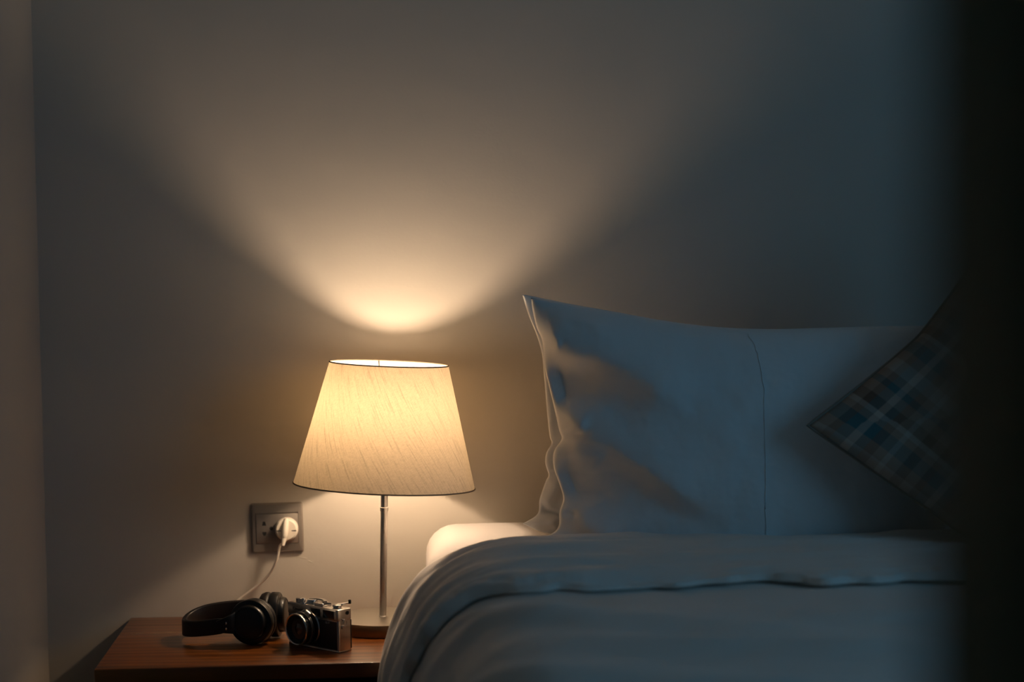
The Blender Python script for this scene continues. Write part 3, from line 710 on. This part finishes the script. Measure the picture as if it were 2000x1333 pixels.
# rear pillow, lit by the lamp along its left edge
rear = pillow('pillow', 'white pillow against the wall, mostly hidden behind the front pillow',
    ([(1020, 1024), (1050, 1004), (1054, 975), (1066, 940), (1071, 928), (1065, 905), (1067, 885), (1077, 866), (1073, 850), (1067, 790), (1062, 730), (1058, 690), (1048, 655), (1032, 615), (1020, 575)],
     [(1870, 1040), (1862, 900), (1862, 760), (1880, 655)], [(1020, 1024), (1090, 1045), (1300, 1050), (1500, 1050), (1870, 1040)],
     [(1020, 575), (1080, 587), (1200, 612), (1400, 645), (1600, 652), (1880, 655)]),
    lambda t: -.215 + .095 * t, .030, .045,
    [([(1062, 700), (1068, 790), (1074, 860)], 10, 14, .010), ([(1060, 900), (1066, 925)], 14, 12, .012), ([(1055, 985), (1075, 960), (1085, 930)], 12, 16, .014), ([(1030, 1025), (1060, 1015), (1100, 1020)], 10, 14, .012),
     ([(1056, 996), (1080, 1003), (1100, 1010)], 5, 5, -.010)], M_PILLOW)
front = pillow('pillow', 'large white pillow in front, leaning upright with creases fanning from its left edge', (
    [(1060, 1050), (1082, 1040), (1092, 1025), (1093, 1000), (1100, 975), (1092, 945), (1083, 920), (1080, 895), (1084, 878), (1097, 858), (1092, 840), (1083, 800), (1072, 755), (1063, 715), (1062, 690), (1058, 662), (1048, 640), (1041, 610), (1037, 582)],
    [(1850, 1058), (1838, 950), (1832, 800), (1832, 700), (1842, 636)],
    [(1060, 1050), (1110, 1056), (1160, 1062), (1215, 1067), (1300, 1066), (1450, 1068), (1600, 1066), (1850, 1058)],
    [(1037, 582), (1080, 588), (1130, 597), (1200, 609), (1300, 627), (1400, 639), (1500, 643), (1600, 641), (1700, 638), (1842, 636)]),
    lambda t: -.312 + .095 * t, .098, .030,
    [  # (polyline, width above, width below, height)
     ([(1050, 600), (1090, 660), (1170, 690), (1260, 730), (1360, 800)], 62, 34, .019, .22),      # upper long ridge
     ([(1085, 868), (1120, 853), (1165, 852), (1215, 873), (1290, 925), (1390, 985)], 44, 26, .017, .18),   # second ridge from the pinch
     ([(1064, 650), (1078, 668), (1096, 676)], 14, 16, .007, .3),      # lit lump under the tip
     ([(1090, 785), (1118, 810), (1146, 832)], 22, 22, .012, .3),      # lump above the pinch
     ([(1084, 872), (1105, 850), (1140, 838)], 10, 8, -.012, .3),      # pinch crease
     ([(1110, 885), (1150, 880), (1176, 894)], 20, 20, .006, .3),
     ([(1098, 930), (1118, 965), (1122, 990)], 22, 20, .007, .3),
     ([(1096, 1008), (1110, 1000), (1128, 1003)], 7, 7, -.008, .3),
     ([(1115, 1010), (1160, 1030), (1205, 1058)], 22, 18, .008, .3),
     ([(1050, 690), (1058, 760), (1072, 830)], 95, 95, -.034, .35), ([(1105, 715), (1160, 765), (1250, 820)], 40, 34, -.008, .3),
     ([(1060, 890), (1070, 955), (1085, 1010)], 100, 100, -.036, .35), ([(1150, 930), (1230, 985), (1330, 1040)], 55, 45, -.009, .3),
     ([(1180, 900), (1300, 980), (1420, 1030)], 26, 26, -.006, .3),
     ([(1210, 820), (1320, 880), (1420, 960)], 40, 30, .006, .3),
     ([(1100, 612), (1150, 625), (1180, 660)], 12, 12, .003, .3), ([(1270, 640), (1330, 650), (1400, 655)], 8, 8, .002, .3),
    ], M_PILLOW)
# vertical seam of the pillowcase panel
def on_front(u, v, rec=front, off=.0006):
    root, UV, fr_, r0 = rec; d = (UV[..., 0] - u) ** 2 + (UV[..., 1] - v) ** 2; i, j = np.unravel_index(np.argmin(d), d.shape); p = fr_[i][j].copy()
    return p + Vector((0, -off, 0))
pts = [(1455, 648), (1466, 670), (1474, 700), (1479, 750), (1480, 850), (1482, 950), (1484, 1000), (1486, 1050)]
sp_ = catmull([(u, v, 0) for u, v in pts], 8)
link_mesh('panel_seam', ribbon(bmesh.new(), [on_front(p.x, p.y) for p in sp_][::2], .0008, .0009, .0003), M_PILLOW, front[0])
front[0].name = 'pillow.001'

# ------------------------------------------------------------------ checked cushion
cu0 = Vector((.80, -.45, .70))
cus = thing('cushion', 'checked grey and teal cushion standing on its corner in front of the pillow', 'cushion', cu0)
def cush(u, v, side):
    # u, v in -1..1 ; the corner (-1,-1) points left
    p = (u + v) / 2; q = (v - u) / 2
    pull = 1 + .10 * (abs(p) ** 3 + abs(q) ** 3) - .07 * (1 - abs(u * v)) * max(abs(u), abs(v)) ** 4
    p *= pull * .97; q *= pull * .97
    x = .522 + .292 * (1 + p); h = .29 * q
    if h > 0: z = .882 + h * .96; y = -.412 + h * .30
    else:
        k = -h / .29; z = .882 - .29 * k * .98; y = -.412 - .29 * k * (.30 + .55 * k)
    b = max(0, (1 - u * u)) ** .42 * max(0, (1 - v * v)) ** .42
    n = Vector((0, -.94, .34)) if h < 0 else Vector((0, -.97, .25))
    d = (.062 if side > 0 else -.038) * b + (.003 * fbm((u * 2, v * 2, 3), 1.2) + .004 * math.sin((u - v) * 5) * gauss(min(1 - abs(u), 1 - abs(v)), .25)) * (b > .01)
    w_ = Vector((x, y, z)) + n * d; f = .712 + .015 * (1 if side > 0 else 0) * b
    w_.z = f + .030 * math.log1p(math.exp(min(40, (w_.z - f) / .030)))      # sags where it rests on the bedding
    return w_
bm = bmesh.new(); uvl = bm.loops.layers.uv.new('UVMap'); N = 90
for side in (1, -1):
    G = [[bm.verts.new(cush(-1 + 2 * i / N, -1 + 2 * j / N, side) - cu0) for j in range(N + 1)] for i in range(N + 1)]
    for i in range(N):
        for j in range(N):
            f = bm.faces.new((G[i][j], G[i + 1][j], G[i + 1][j + 1], G[i][j + 1]))
            for l, (a, b) in zip(f.loops, ((i, j), (i + 1, j), (i + 1, j + 1), (i, j + 1))): l[uvl].uv = (a / N, b / N)
bmesh.ops.remove_doubles(bm, verts=bm.verts, dist=1e-5)
link_mesh('cushion_cover', bm, M_PLAID, cus, angle=180)
rim = [(-1, t) for t in np.linspace(-1, 1, 40)[:-1]] + [(t, 1) for t in np.linspace(-1, 1, 40)[:-1]] + [(1, -t) for t in np.linspace(-1, 1, 40)[:-1]] + [(-t, -1) for t in np.linspace(-1, 1, 40)[:-1]]
link_mesh('piping', tube(bmesh.new(), [cush(a, b, 1) - cu0 for a, b in rim], .0028, 8, True), M_PIPE, cus)
